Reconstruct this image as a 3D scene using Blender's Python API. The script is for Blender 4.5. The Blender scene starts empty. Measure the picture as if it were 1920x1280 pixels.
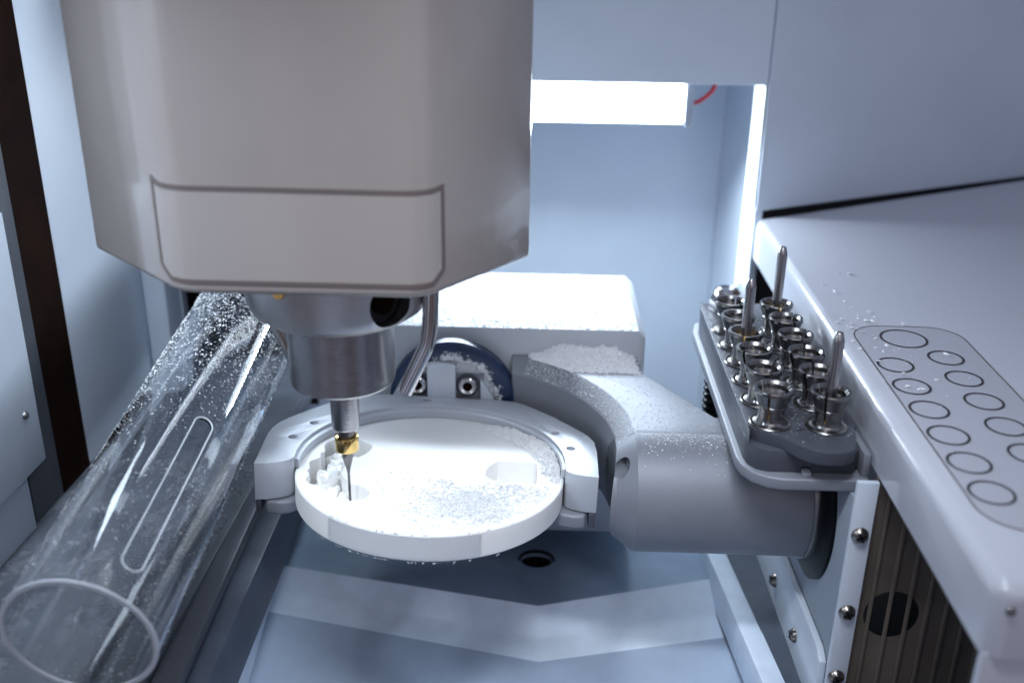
import bpy, bmesh, math, random
import numpy as np
from mathutils import Matrix, Vector, noise
from math import sin, cos, pi, radians, sqrt, atan2, hypot

S = 0.01                      # all coordinates below are centimetres
rnd = random.Random(7)
scene = bpy.context.scene
COL = scene.collection

# ------------------------------------------------------------------ camera
PITCH, YAW, ROLL = radians(22), radians(2.0), radians(0.7)
FW = Vector((-sin(YAW)*cos(PITCH), cos(YAW)*cos(PITCH), -sin(PITCH)))
R0 = FW.cross(Vector((0, 0, 1))).normalized(); U0 = R0.cross(FW)
RT = R0*cos(ROLL)+U0*sin(ROLL); UP = -R0*sin(ROLL)+U0*cos(ROLL)
CAMP = Vector((4.04, -31.80, 17.97))
cam = bpy.data.cameras.new('camera'); camo = bpy.data.objects.new('camera', cam); COL.objects.link(camo)
camo.matrix_world = Matrix(((RT.x, UP.x, -FW.x, CAMP.x*S), (RT.y, UP.y, -FW.y, CAMP.y*S), (RT.z, UP.z, -FW.z, CAMP.z*S), (0, 0, 0, 1)))
cam.sensor_width = 36; cam.lens = 36*1850/1920; cam.clip_start = 0.01; cam.clip_end = 50
cam.dof.use_dof = True; cam.dof.focus_distance = 0.352; cam.dof.aperture_fstop = 7.5
scene.camera = camo

# ------------------------------------------------------------------ world: the dim room in front of the machine
w = bpy.data.worlds.new('World'); scene.world = w; w.use_nodes = True
wn = w.node_tree.nodes; wl = w.node_tree.links
bg = wn['Background']
tc = wn.new('ShaderNodeTexCoord'); nz = wn.new('ShaderNodeTexNoise'); nz.inputs['Scale'].default_value = 2.2; nz.inputs['Detail'].default_value = 2
cr = wn.new('ShaderNodeValToRGB')
cr.color_ramp.elements[0].position = .42; cr.color_ramp.elements[0].color = (.11, .08, .075, 1)
cr.color_ramp.elements[1].position = .60; cr.color_ramp.elements[1].color = (.50, .59, .84, 1)
wl.new(tc.outputs['Generated'], nz.inputs['Vector']); wl.new(nz.outputs['Fac'], cr.inputs['Fac']); wl.new(cr.outputs['Color'], bg.inputs['Color'])
bg.inputs['Strength'].default_value = 0.68
scene.view_settings.view_transform = 'Standard'; scene.view_settings.look = 'None'
scene.view_settings.exposure = 0; scene.view_settings.gamma = 1
cy = scene.cycles
cy.max_bounces = 12; cy.transmission_bounces = 10; cy.glossy_bounces = 6; cy.diffuse_bounces = 5; cy.transparent_max_bounces = 12
cy.caustics_reflective = False; cy.caustics_refractive = False; cy.sample_clamp_indirect = 4
try:
    cy.use_denoising = True; cy.denoiser = 'OPENIMAGEDENOISE'
except Exception: pass

def area(name, loc, target, sx, sy, power, color, spread=180):
    l = bpy.data.lights.new(name, 'AREA'); l.shape = 'RECTANGLE'; l.size = sx*S; l.size_y = sy*S
    l.energy = power; l.color = color; l.spread = radians(spread)
    o = bpy.data.objects.new(name, l); COL.objects.link(o); o.location = Vector(loc)*S
    o.rotation_euler = (Vector(target)-Vector(loc)).to_track_quat('-Z', 'Y').to_euler()
    return o
LEDC = (0.735, 0.865, 1.0)
# the LED bar in view has its diffuser as a mesh further down
area('led_bar_light', (3.4, 18.3, 9.5), (3.4, 13.5, 1.5), 14.6, 1.6, .60, LEDC)
area('front_fill_light', (4, -16, 26), (4, -1, -8), 14, 2, .125, (.82, .90, 1.0), 75)  # unseen fill, added to brighten the disc rim, holder faces and tray
area('left_front_fill_light', (-14.0, -13, 19.0), (-10.0, -3.0, 6), 1.6, 9, 0.14, LEDC, 110)  # unseen fill, added to lighten the left face of the head
area('tube_streak_light', (-13.6, 4.5, 18.5), (-10.5, 2.0, 0), 3.0, 17, 0.12, LEDC, 80)  # added out of view to lay a bright streak along the tube
area('head_streak_light', (-24.5, -80, -8), (-3, -5, 10), 5, 26, .016, (1, .97, .95))  # added far behind the camera for a soft streak on the head front
area('right_fill_light', (11.5, -7.5, 24.0), (13.0, -5.0, 0), 2, 14, 0.10, LEDC)  # added overhead fill on the right, no such source in view
area('room_light', (10, -70, 45), (0, 0, 0), 50, 30, .52, (1.0, .89, .85))

# ------------------------------------------------------------------ materials
MATS = {}
def mat(name, color, rough=.5, metal=0., bump=0., bscale=300., var=0., vscale=60., coat=0., trans=0., ior=1.45, emit=None, estr=0., aniso=None, sss=0., rvar=0.):
    m = bpy.data.materials.new(name); m.use_nodes = True; MATS[name] = m
    n = m.node_tree.nodes; l = m.node_tree.links; p = n['Principled BSDF']
    p.inputs['Base Color'].default_value = (*color, 1); p.inputs['Roughness'].default_value = rough
    p.inputs['Metallic'].default_value = metal; p.inputs['IOR'].default_value = ior
    p.inputs['Coat Weight'].default_value = coat; p.inputs['Coat Roughness'].default_value = .05
    p.inputs['Transmission Weight'].default_value = trans
    if sss: 
        p.inputs['Subsurface Weight'].default_value = sss; p.inputs['Subsurface Scale'].default_value = .005
        p.inputs['Subsurface Radius'].default_value = (1, .9, .8)
    if emit: p.inputs['Emission Color'].default_value = (*emit, 1); p.inputs['Emission Strength'].default_value = estr
    t = n.new('ShaderNodeTexCoord')
    if var:
        a = n.new('ShaderNodeTexNoise'); a.inputs['Scale'].default_value = vscale; a.inputs['Detail'].default_value = 6; a.inputs['Roughness'].default_value = .6
        l.new(t.outputs['Object'], a.inputs['Vector'])
        mr = n.new('ShaderNodeMapRange'); mr.inputs['From Min'].default_value = .3; mr.inputs['From Max'].default_value = .7
        mr.inputs['To Min'].default_value = 1-var; mr.inputs['To Max'].default_value = 1+var
        l.new(a.outputs['Fac'], mr.inputs['Value'])
        mx = n.new('ShaderNodeVectorMath'); mx.operation = 'SCALE'; mx.inputs[0].default_value = color
        l.new(mr.outputs['Result'], mx.inputs['Scale']); l.new(mx.outputs['Vector'], p.inputs['Base Color'])
        if rvar:
            m2 = n.new('ShaderNodeMapRange'); m2.inputs['From Min'].default_value = .3; m2.inputs['From Max'].default_value = .7
            m2.inputs['To Min'].default_value = max(0.02, rough-rvar); m2.inputs['To Max'].default_value = rough+rvar
            l.new(a.outputs['Fac'], m2.inputs['Value']); l.new(m2.outputs['Result'], p.inputs['Roughness'])
    if bump:
        b = n.new('ShaderNodeTexNoise'); b.inputs['Scale'].default_value = bscale; b.inputs['Detail'].default_value = 5
        if aniso:
            mp = n.new('ShaderNodeMapping'); mp.inputs['Scale'].default_value = aniso
            l.new(t.outputs['Object'], mp.inputs['Vector']); l.new(mp.outputs['Vector'], b.inputs['Vector'])
        else: l.new(t.outputs['Object'], b.inputs['Vector'])
        bn = n.new('ShaderNodeBump'); bn.inputs['Strength'].default_value = bump; bn.inputs['Distance'].default_value = .0004
        l.new(b.outputs['Fac'], bn.inputs['Height']); l.new(bn.outputs['Normal'], p.inputs['Normal'])
    return m
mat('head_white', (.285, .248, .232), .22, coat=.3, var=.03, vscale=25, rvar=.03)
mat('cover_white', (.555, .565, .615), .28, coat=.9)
mat('wall_white', (.67, .735, .815), .45, var=.05, vscale=14, rvar=.06)
mat('wall_grey', (.30, .34, .39), .4, var=.08, vscale=20)
mat('panel_white', (.62, .67, .74), .28, coat=.3, var=.04)
mat('anodised', (.26, .27, .305), .50, metal=.25, bump=.16, bscale=3500, var=.04, vscale=80)
mat('arm_metal', (.225, .235, .265), .50, metal=.25, bump=.16, bscale=3500, var=.04, vscale=80)
mat('anodised_light', (.50, .525, .57), .45, metal=.25, bump=.12, bscale=3500, var=.03, vscale=80)
mat('anodised_dark', (.085, .09, .11), .42, metal=.3, bump=.16, bscale=3500, var=.06, vscale=80)
mat('steel', (.36, .35, .355), .27, metal=1, bump=.10, bscale=260, aniso=(1, 1, 12), var=.05, vscale=200)
mat('steel_turned', (.42, .41, .42), .24, metal=1, bump=.22, bscale=220, aniso=(1, 1, 18), var=.05, vscale=160)
mat('sleeve_steel', (.25, .24, .235), .26, metal=1, bump=.08, bscale=260, aniso=(1, 1, 12), var=.05, vscale=300)
mat('steel_satin', (.64, .62, .61), .34, metal=1, bump=.16, bscale=220, aniso=(1, 1, 18), var=.05, vscale=160)
mat('screw_steel', (.27, .235, .21), .28, metal=1, var=.2, vscale=300)
mat('steel_dark', (.20, .19, .19), .27, metal=1, var=.08, vscale=300)
mat('steel_bright', (.66, .64, .63), .13, metal=1, var=.06, vscale=300)
mat('brass', (.80, .53, .18), .18, metal=1)
mat('gold_ring', (.86, .60, .22), .16, metal=1, var=.06, vscale=200)
mat('ceramic', (.88, .865, .845), .50, sss=.32, bump=.05, bscale=1500)
mat('ceramic_rim', (.89, .86, .825), .55, sss=.75, bump=.06, bscale=1500, var=.03, vscale=50)
mat('powder', (.80, .81, .83), .95, bump=.3, bscale=1500)
mat('powder_loose', (.69, .69, .69), .95, bump=.3, bscale=1500, var=.12, vscale=700)
mat('floor_dust', (.12,.13,.15), .9, var=.35, vscale=180)
mat('black_rubber', (.004, .005, .007), .3, ior=1.25, var=.3, vscale=300)
mat('navy_rubber', (.012, .028, .075), .32, var=.3, vscale=200)
mat('black', (.006, .006, .007), .6)
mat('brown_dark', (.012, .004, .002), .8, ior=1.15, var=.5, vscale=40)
mat('brown_panel', (.14, .115, .095), .24, var=.25, vscale=35, coat=.2)
mat('floor_grey', (.08, .09, .11), .45, var=.25, vscale=60)
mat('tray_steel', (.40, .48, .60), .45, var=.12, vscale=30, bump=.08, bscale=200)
mat('tray_shaded', (.29, .37, .47), .35, var=.15, vscale=40)
mat('rail_and_lit_band', (.76, .85, .95), .4, var=.08)
mat('rail_dark', (.07, .085, .115), .45, var=.2)
mat('ink', (.035, .030, .035), .5)
mat('ink_brown', (.11, .085, .08), .5)
mat('label_film', (.29, .255, .24), .16, coat=.4)
mat('keypad_film', (.46, .465, .51), .17, coat=.4)
mat('red_wire', (.55, .03, .05), .35)
mat('led', (.9, .95, 1), .5, emit=(.82, .92, 1.0), estr=8)
mat('strip_grey', (.075, .08, .095), .5, var=.1)
mat('frosted', (.90, .94, 1.0), .35, trans=.35)
mat('glow_side', (.9, .95, 1), .5, emit=(.74, .87, 1.0), estr=2.6)
mat('acrylic', (.985, .99, 1.0), .015, trans=1., ior=1.47, var=0)
mat('grey_plastic', (.42, .47, .55), .35)

# ------------------------------------------------------------------ mesh helper
class MB:
    def __init__(s): s.bm = bmesh.new()
    def poly(s, vs, faces):
        v = [s.bm.verts.new(p) for p in vs]
        for f in faces:
            try: s.bm.faces.new([v[i] for i in f])
            except ValueError: pass
        return s
    def box(s, x0, x1, y0, y1, z0, z1):
        return s.poly([(x0,y0,z0),(x1,y0,z0),(x1,y1,z0),(x0,y1,z0),(x0,y0,z1),(x1,y0,z1),(x1,y1,z1),(x0,y1,z1)],
                      [(0,3,2,1),(4,5,6,7),(0,1,5,4),(1,2,6,5),(2,3,7,6),(3,0,4,7)])
    def prism(s, pts, z0, z1, f=None):
        n = len(pts); a = sum(pts[i][0]*pts[(i+1)%n][1]-pts[(i+1)%n][0]*pts[i][1] for i in range(n))
        if a < 0: pts = pts[::-1]
        vs = [(x, y, z0) for x, y in pts]+[(x, y, z1) for x, y in pts]
        if f: vs = [f(v) for v in vs]
        return s.poly(vs, [tuple(range(n-1, -1, -1)), tuple(range(n, 2*n))]+[(i, (i+1)%n, n+(i+1)%n, n+i) for i in range(n)])
    def lathe(s, prof, c=(0,0,0), ax='z', seg=48, a0=0., a1=2*pi, closed=None):
        """prof: (r, h) list. full turn open profile -> ends on axis or closed ring when first==last"""
        full = abs(a1-a0-2*pi) < 1e-6; n = seg if full else seg+1
        def P(r, h, t):
            u, v = r*cos(t), r*sin(t)
            q = {'z': (u, v, h), 'x': (h, u, v), 'y': (v, h, u)}[ax]
            return (c[0]+q[0], c[1]+q[1], c[2]+q[2])
        rings = []
        for r, h in prof:
            if r < 1e-6: v = s.bm.verts.new(P(0, h, 0)); rings.append([v]*n)
            else: rings.append([s.bm.verts.new(P(r, h, a0+(a1-a0)*i/seg)) for i in range(n)])
        m = len(rings); k = m if closed else m-1
        for j in range(k):
            A, B = rings[j], rings[(j+1) % m]
            for i in range(seg):
                i2 = (i+1) % n
                vs = []
                for v in (A[i], A[i2], B[i2], B[i]):
                    if v not in vs: vs.append(v)
                if len(vs) > 2: s.bm.faces.new(vs)
        if not full and closed:
            s.bm.faces.new([r[0] for r in rings]); s.bm.faces.new([r[-1] for r in rings][::-1])
        return s
    def tube(s, path, r, seg=16, cap=True, r1=None):
        P = [Vector(p) for p in path]; rings = []
        t0 = (P[1]-P[0]).normalized(); u = t0.orthogonal().normalized()
        for i, p in enumerate(P):
            t = (P[min(i+1, len(P)-1)]-P[max(i-1, 0)]).normalized()
            u = (u-t*u.dot(t)).normalized(); v = t.cross(u)
            rr = r if r1 is None else r+(r1-r)*i/(len(P)-1)
            rings.append([s.bm.verts.new(p+(u*cos(2*pi*k/seg)+v*sin(2*pi*k/seg))*rr) for k in range(seg)])
        for a, b in zip(rings, rings[1:]):
            for k in range(seg): s.bm.faces.new([a[k], a[(k+1) % seg], b[(k+1) % seg], b[k]])
        if cap: s.bm.faces.new(rings[0][::-1]); s.bm.faces.new(rings[-1])
        return s
    def recalc(s): bmesh.ops.recalc_face_normals(s.bm, faces=s.bm.faces); return s

WM = {}
# the milling head with its bur: built size and where its carriage holds it
CARRIAGE = Matrix.Translation((.129, -1.018, .575)) @ Matrix.Scale(.968, 4); CARRIED = ('spindle_unit', 'milling_bur')
def put(name, mb, m, parent=None, bevel=0., seg=2, sharp=35, cuts=(), boolop=None, smooth=True):
    bm = mb.bm; bmesh.ops.remove_doubles(bm, verts=bm.verts, dist=1e-5); mb.recalc()
    M = Matrix.Scale(S, 4)
    if parent is not None and parent.name in CARRIED: M = M @ CARRIAGE
    if parent is not None: M = WM[parent.name].inverted() @ M
    me = bpy.data.meshes.new(name); bm.to_mesh(me); bm.free()
    o = bpy.data.objects.new(name, me); COL.objects.link(o)
    if cuts:
        cs = []
        for cmb in cuts:
            cmb.recalc(); cme = bpy.data.meshes.new('cut'); cmb.bm.to_mesh(cme); cmb.bm.free()
            co = bpy.data.objects.new('cut', cme); COL.objects.link(co); cs.append(co)
            md = o.modifiers.new('b', 'BOOLEAN'); md.object = co; md.solver = 'EXACT'; md.operation = 'DIFFERENCE'
        dg = bpy.context.evaluated_depsgraph_get(); dg.update()
        nm = bpy.data.meshes.new_from_object(o.evaluated_get(dg)); o.modifiers.clear(); o.data = nm; nm.name = name
        for co in cs: bpy.data.objects.remove(co)
        me = nm
    me.transform(M)
    if bevel:
        bv = o.modifiers.new('bevel', 'BEVEL'); bv.width = bevel*S; bv.segments = seg; bv.limit_method = 'ANGLE'; bv.angle_limit = radians(32)
        bv.harden_normals = False
        dg = bpy.context.evaluated_depsgraph_get(); dg.update()
        nm = bpy.data.meshes.new_from_object(o.evaluated_get(dg)); o.modifiers.clear(); o.data = nm; nm.name = name; me = nm
    me.materials.clear(); me.materials.append(MATS[m])
    if smooth:
        me.shade_smooth(); me.set_sharp_from_angle(angle=radians(sharp))
    if parent is not None: o.parent = parent; WM[o.name] = WM[parent.name]
    else: WM[o.name] = Matrix.Identity(4)
    return o

def thing(name, label, cat, loc=(0,0,0), rot=None, group=None):
    o = bpy.data.objects.new(name, None); COL.objects.link(o); o.empty_display_size = .01
    M = Matrix.Translation(Vector(loc)*S)
    if rot is not None: M = M @ rot.to_4x4()
    o.matrix_world = M; WM[o.name] = M
    o['label'] = label; o['category'] = cat
    if group: o['group'] = group
    return o
def tag(o, label, cat, group=None, kind=None):
    o['label'] = label; o['category'] = cat
    if group: o['group'] = group
    if kind: o['kind'] = kind
    return o
def struct(name, mb, m, **k):
    o = put(name, mb, m, **k); o['kind'] = 'structure'; return o

# ================================================================== SETTING
# floor shelf beside the tray (left)
struct('floor', MB().box(-24, -7.95, -16, 30, -4.2, -3.2), 'floor_grey', bevel=.05)
# deep ground below everything
struct('chamber_floor', MB().box(-24, 40, -20, 32, -14, -13), 'floor_grey')
struct('back_wall', MB().box(-24, 14.6, 29.0, 30, -13, 26), 'wall_white')
struct('recess_side_wall', MB().box(14.62, 15.0, 17.75, 29, -13, 11.7), 'wall_white')
# overhead panel with its underside
struct('overhead_panel', MB().box(-24, 14.58, 17.6, 29, 11.68, 28), 'wall_white', bevel=.08)
# right wall runs diagonally to the right behind the cover
struct('right_wall', MB().prism([(14.62, 17.55), (38, 30.4), (38, 31.5), (14.62, 18.6)], 5.42, 30, ), 'wall_white', bevel=.1, seg=3)
struct('gap_shade_filler', MB().prism([(14.66, 17.8), (38, 30.7), (38, 31.2), (14.66, 18.4)], -9, 5.6), 'black')  # black filler, puts the dark of the gap into colour

# left wall: back part, dark slot, grey strip
LX = -15.5
struct('left_wall', MB().box(LX-1, LX, 5.2, 17.6, -3.2, 28), 'wall_white', bevel=.06)
struct('left_wall_slot', MB().box(LX-1.6, LX-.03, 2.6, 5.25, -3.25, 28), 'brown_dark')
struct('left_wall_slot_floor', MB().box(LX-.6, LX+.02, 2.75, 5.15, -3.3, -3.0), 'brown_dark')
struct('left_wall_strip', MB().box(LX-1, LX, .5, 2.72, -3.2, 28), 'strip_grey', bevel=.04)
struct('left_wall_lower', MB().box(LX-1, LX+.12, -12, .18, -3.2, 28), 'wall_white', bevel=.04)
struct('left_back_wall', MB().box(-15.5, -14.4, 12.8, 14.5, -3.2, 28), 'wall_white', bevel=.1)
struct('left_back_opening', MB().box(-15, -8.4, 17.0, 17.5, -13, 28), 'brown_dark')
dr = thing('wall_door', 'white door panel with cut corner and small grey screw on left wall', 'panel', (LX+.3, -3, -1))
put('panel', MB().poly([(LX+.12,-14,-.9),(LX+.12,-.6,-.75),(LX+.12,1.2,-.72),(LX+.12,1.2,1.0),(LX+.12,3.0,3.4) if False else (LX+.12,1.25,3.0),(LX+.12,1.3,9),(LX+.12,-14,9),
     (LX+.42,-14,-.9),(LX+.42,-.6,-.75),(LX+.42,1.2,-.72),(LX+.42,1.2,1.0),(LX+.42,1.25,3.0),(LX+.42,1.3,9),(LX+.42,-14,9)],
     [(0,1,2,3,4,5,6),(13,12,11,10,9,8,7)]+[(i,(i+1)%7,7+(i+1)%7,7+i) for i in range(7)]), 'panel_white', dr, bevel=.06)
put('screw', MB().lathe([(0,.12),(.1,.11),(.15,.05),(.16,0),(0,0)], (LX+.42, .3, 1.55), 'x', 16), 'steel_dark', dr)

# ================================================================== TRAY
TB = [(-9.9, 11.2, -9.05), (4.1, 12.2, -9.4), (12.3, 11.0, -9.0)]       # back edge of the pan
V1 = [(-9.1, 5.83, -8.36), (4.1, 2.66, -7.95), (11.7, 5.49, -8.31)]     # fold where the pan starts to rise
V2 = [(-9.6, 4.75, -9.0), (4.14, 1.57, -9.0), (11.8, 3.6, -9.0)]       # crest
V3 = [(-7.0, -14, -9.2), (4.15, -14, -9.7), (13.9, -14, -9.2)]
tray = thing('dust_tray', 'grey folded metal dust tray with round drain hole below the disc', 'tray', (4, 3, -8))
def sheet(rows, th=.12, nx=24):
    mb = MB(); vs = []
    g = []
    for row in rows:
        line = []
        for i in range(nx+1):
            f = i/nx*2; k = min(int(f), 1); f -= k
            line.append(tuple(Vector(row[k]).lerp(Vector(row[k+1]), f)))
        g.append(line)
    vt = [[mb.bm.verts.new(p) for p in l] for l in g]; vb = [[mb.bm.verts.new((p[0], p[1], p[2]-th)) for p in l] for l in g]
    for a in range(len(g)-1):
        for i in range(nx):
            mb.bm.faces.new([vt[a][i], vt[a][i+1], vt[a+1][i+1], vt[a+1][i]])
            mb.bm.faces.new([vb[a][i], vb[a+1][i], vb[a+1][i+1], vb[a][i+1]])
    return mb
def lerp3(A, B, t): return [tuple(Vector(a).lerp(Vector(b), t)) for a, b in zip(A, B)]
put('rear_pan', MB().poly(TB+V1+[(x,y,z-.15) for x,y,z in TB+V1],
    [(0,1,4,3),(1,2,5,4),(6,9,10,7),(7,10,11,8),(0,3,9,6),(2,8,11,5),(0,6,7,1),(1,7,8,2),(3,4,10,9),(4,5,11,10)]), 'tray_shaded', tray,
    cuts=[MB().lathe([(0,-1),(.72,-1),(.72,1),(0,1)], (3.95, 6.9, -8.5), 'z', 40)], smooth=False)  # rear pan is darker: shade below the disc put into its colour
put('drain_pipe', MB().lathe([(.74,.05),(.86,.05),(.86,-2.5),(.74,-2.5)], (3.95, 6.9, -8.62), 'z', 40, closed=True), 'black', tray)
put('drain_bottom', MB().lathe([(0,-1.6),(.8,-1.6),(.8,-1.7),(0,-1.7)], (3.95, 6.9, -8.6), 'z', 32), 'black', tray)
def bez(A, B, C_, n=6): return [[tuple((1-t)**2*Vector(a)+2*t*(1-t)*Vector(b)+t*t*Vector(c)) for a, b, c in zip(A, B, C_)] for t in [k/n for k in range(n+1)]]
fold = [V1, lerp3(V1, V2, .04)]+bez(lerp3(V1, V2, .8), V2, lerp3(V2, V3, .07))
put('front_slope', sheet(fold), 'rail_and_lit_band', tray, sharp=60)  # paler sheet: the lit band across the tray put into colour
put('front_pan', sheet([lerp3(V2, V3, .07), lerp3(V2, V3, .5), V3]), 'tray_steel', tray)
def rail(name, A, B, wA, wB, h, m, par, x=1, bev=.06):
    # a bar along the pan side from A (back) to B (front), widths along x
    (ax_, ay, az), (bx, by, bz) = A, B
    return put(name, MB().poly([(ax_,ay,az-h),(ax_+wA,ay,az-h),(bx+wB,by,bz-h),(bx,by,bz-h),(ax_,ay,az),(ax_+wA,ay,az),(bx+wB,by,bz),(bx,by,bz)],
        [(0,3,2,1),(4,5,6,7),(0,1,5,4),(1,2,6,5),(2,3,7,6),(3,0,4,7)]), m, par, bevel=bev)
rail('side_rail', (-9.75, 11.5, -8.2), (-6.55, -14, -5.8), 1.15, 1.05, 1.6, 'rail_and_lit_band', tray)
rail('side_rail', (11.3, 11.2, -7.8), (13.0, -14, -5.9), .9, .8, 1.7, 'rail_and_lit_band', tray)
lr = thing('edge_rail', 'dark grey stepped rail between the clear tube and the tray', 'rail', (-8, 0, -5))
rail('rail_top', (-8.9, 14, -3.35), (-7.6, -14, -3.35), 1.0, .85, .5, 'anodised_dark', lr)
rail('rail_step', (-8.3, 14, -4.3), (-7.15, -14, -4.3), 1.3, .75, 2.5, 'rail_dark', lr)
rr_ = tag(put('gap_rail', MB().poly([(12.1,12,-7.3),(13.8,12,-7.3),(14.0,-14,-6.6),(13.75,-14,-6.6),(12.1,12,-9),(13.8,12,-9),(14,-14,-9),(13.75,-14,-9)],
    [(0,1,2,3),(7,6,5,4),(0,4,5,1),(1,5,6,2),(2,6,7,3),(3,7,4,0)]), 'rail_dark'), 'dark grey channel strip between the tray and the white screwed plate', 'rail')
struct('rear_ledge', MB().box(-12.4, 13.8, 11.6, 17.5, -9.6, -7.2), 'tray_steel', bevel=.2)

# ================================================================== LED LAMP AND ADDED CORNER GLOW
lamp = thing('led_lamp', 'glowing white LED bar under the overhead panel with grey end cap', 'lamp', (6, 18.2, 10.7))
put('diffuser', MB().box(-9.0, 10.72, 18.15, 19.0, 9.66, 11.58), 'led', lamp, bevel=.15, seg=3)
put('end_cap', MB().box(10.74, 11.15, 18.1, 19.1, 9.55, 11.66), 'grey_plastic', lamp, bevel=.05)
put('housing', MB().box(-9.0, 10.74, 19.02, 19.4, 9.6, 11.66), 'grey_plastic', lamp, bevel=.05)
wire = tag(put('wire', MB().tube([(11.1, 18.7, 10.6), (11.45, 18.5, 10.75), (11.75, 18.45, 10.98), (12.05, 18.5, 11.25), (12.3, 18.6, 11.8)], .11, 12), 'red_wire'),
    'short red wire curving up beside the lamp end cap', 'wire')
strip = thing('corner_glow', 'vertical glowing strip added for the bright corner at the edge of the recess', 'lamp', (14.4, 18.2, 4))
put('glow_body', MB().prism([(14.58, 18.0), (14.32, 18.2), (14.22, 18.7), (14.30, 19.3), (14.58, 19.9)], 1.0, 11.6), 'glow_side', strip, bevel=.05)  # glowing body added in place of the highlight on the recess corner

# ================================================================== MILLING HEAD
AX, AY = -2.86, -.90           # spindle axis
head = thing('spindle_unit', 'large white milling head hanging over the disc with outlined label panel', 'machine head', CARRIAGE @ Vector((AX, AY, 8.2)))
hp = [(-6.75, -4.62), (.5, -4.62), (3.45, -.35), (3.45, 1.0), (.8, 4.0), (-7.0, 4.0), (-11.0, .6), (-11.0, -.55)]
hb = MB().prism(hp, 8.22, 27)
bmesh.ops.bevel(hb.bm, geom=[e for e in hb.bm.edges if abs(e.verts[0].co.z-e.verts[1].co.z) > 5 and e.verts[0].co.y < -1], offset=.55, segments=8, affect='EDGES', profile=.5)
bmesh.ops.bevel(hb.bm, geom=[e for e in hb.bm.edges if e.verts[0].co.z < 9 and e.verts[1].co.z < 9], offset=.22, segments=4, affect='EDGES', profile=.5)
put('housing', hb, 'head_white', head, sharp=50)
# label film follows the front face and its rounded bends
def face_path(off):
    """points (x,y) around the front of the housing at a distance off, from the left chamfer to the right chamfer"""
    A, B, C, D = Vector((-11.0, -.55)), Vector((-6.75, -4.62)), Vector((.5, -4.62)), Vector((3.45, -.35))
    def fil(P, Q, R, d):
        a = (P-Q).normalized(); b = (R-Q).normalized(); pts = []
        p0 = Q+a*d; p1 = Q+b*d; ang = a.angle(b); r = d*math.tan(ang/2); bis = (a+b).normalized(); c = Q+bis*(r/sin(ang/2))
        v0 = p0-c; v1 = p1-c
        for i in range(9):
            t = i/8; v = v0.lerp(v1, t).normalized()*(r+off); pts.append(c+v)
        return pts
    L1 = (A-B).normalized(); nL = Vector((L1.y, -L1.x)); nL = nL if nL.y < 0 else -nL
    L2 = (D-C).normalized(); nR = Vector((L2.y, -L2.x)); nR = nR if nR.y < 0 else -nR
    return [B+L1*1.05+nL*off] + fil(A, B, C, .55) + fil(B, C, D, .55) + [C+L2*.95+nR*off]
def ribbon(poly_s, width, off0, off1, mbx=None):
    """closed poly in (arc length, z) laid on the face"""
    pin = face_path(0); seg = [0]
    for a, b in zip(pin, pin[1:]): seg.append(seg[-1]+(b-a).length)
    def P(s_, z, off):
        q = face_path(off); s_ = max(0, min(seg[-1]-1e-4, s_))
        i = max(k for k in range(len(seg)-1) if seg[k] <= s_); t = (s_-seg[i])/(seg[i+1]-seg[i])
        p = q[i].lerp(q[i+1], t); return (p.x, p.y, z)
    n = len(poly_s); out, inn = [], []
    for i in range(n):
        a = Vector(poly_s[i-1]); b = Vector(poly_s[i]); c = Vector(poly_s[(i+1) % n])
        d1 = (b-a).normalized(); d2 = (c-b).normalized(); n1 = Vector((-d1.y, d1.x)); n2 = Vector((-d2.y, d2.x)); m = (n1+n2).normalized(); k = width/2/max(.4, m.dot(n1))
        out.append(b-m*k); inn.append(b+m*k)
    mb = mbx or MB()
    for i in range(n):
        j = (i+1) % n; K = max(1, int((Vector(poly_s[j])-Vector(poly_s[i])).length/.12))
        for t in range(K):
            f0, f1 = t/K, (t+1)/K
            o0, o1, i0, i1 = out[i].lerp(out[j], f0), out[i].lerp(out[j], f1), inn[i].lerp(inn[j], f0), inn[i].lerp(inn[j], f1)
            q = [P(o0.x,o0.y,off1),P(o1.x,o1.y,off1),P(i1.x,i1.y,off1),P(i0.x,i0.y,off1),P(o0.x,o0.y,off0),P(o1.x,o1.y,off0),P(i1.x,i1.y,off0),P(i0.x,i0.y,off0)]
            mb.poly(q, [(0,1,2,3),(0,4,5,1),(2,6,7,3)])
    return mb, P, seg[-1]
_, PF, LT = ribbon([(0,0),(1,0),(1,1)], .1, 0, .01)
zt, zb_ = 11.42, 8.62
lab = [(.12, zb_+.35), (.62, zb_), (LT-.55, zb_), (LT-.08, zb_+.35), (LT-.08, zt+.02), (LT-.5, zt-.03), (.5, zt), (.12, zt+.12)]
film = MB(); NS = 90
cols = []
for i in range(NS+1):
    s_ = .14+(LT-.24)*i/NS
    b0 = zb_+.33*max(0, 1-(s_-.12)/.5) if s_ < 1 else zb_+.33*max(0, 1-(LT-.08-s_)/.47)
    cols.append([film.bm.verts.new(PF(s_, z, .012)) for z in (b0+.03, (b0+zt)/2, zt-.03)])
for a, b in zip(cols, cols[1:]):
    for k in range(2): film.bm.faces.new([a[k], b[k], b[k+1], a[k+1]])
put('label_film', film, 'label_film', head)
rb, _, _ = ribbon(lab, .14, -.01, .03); put('label_outline', rb, 'ink_brown', head)
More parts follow.
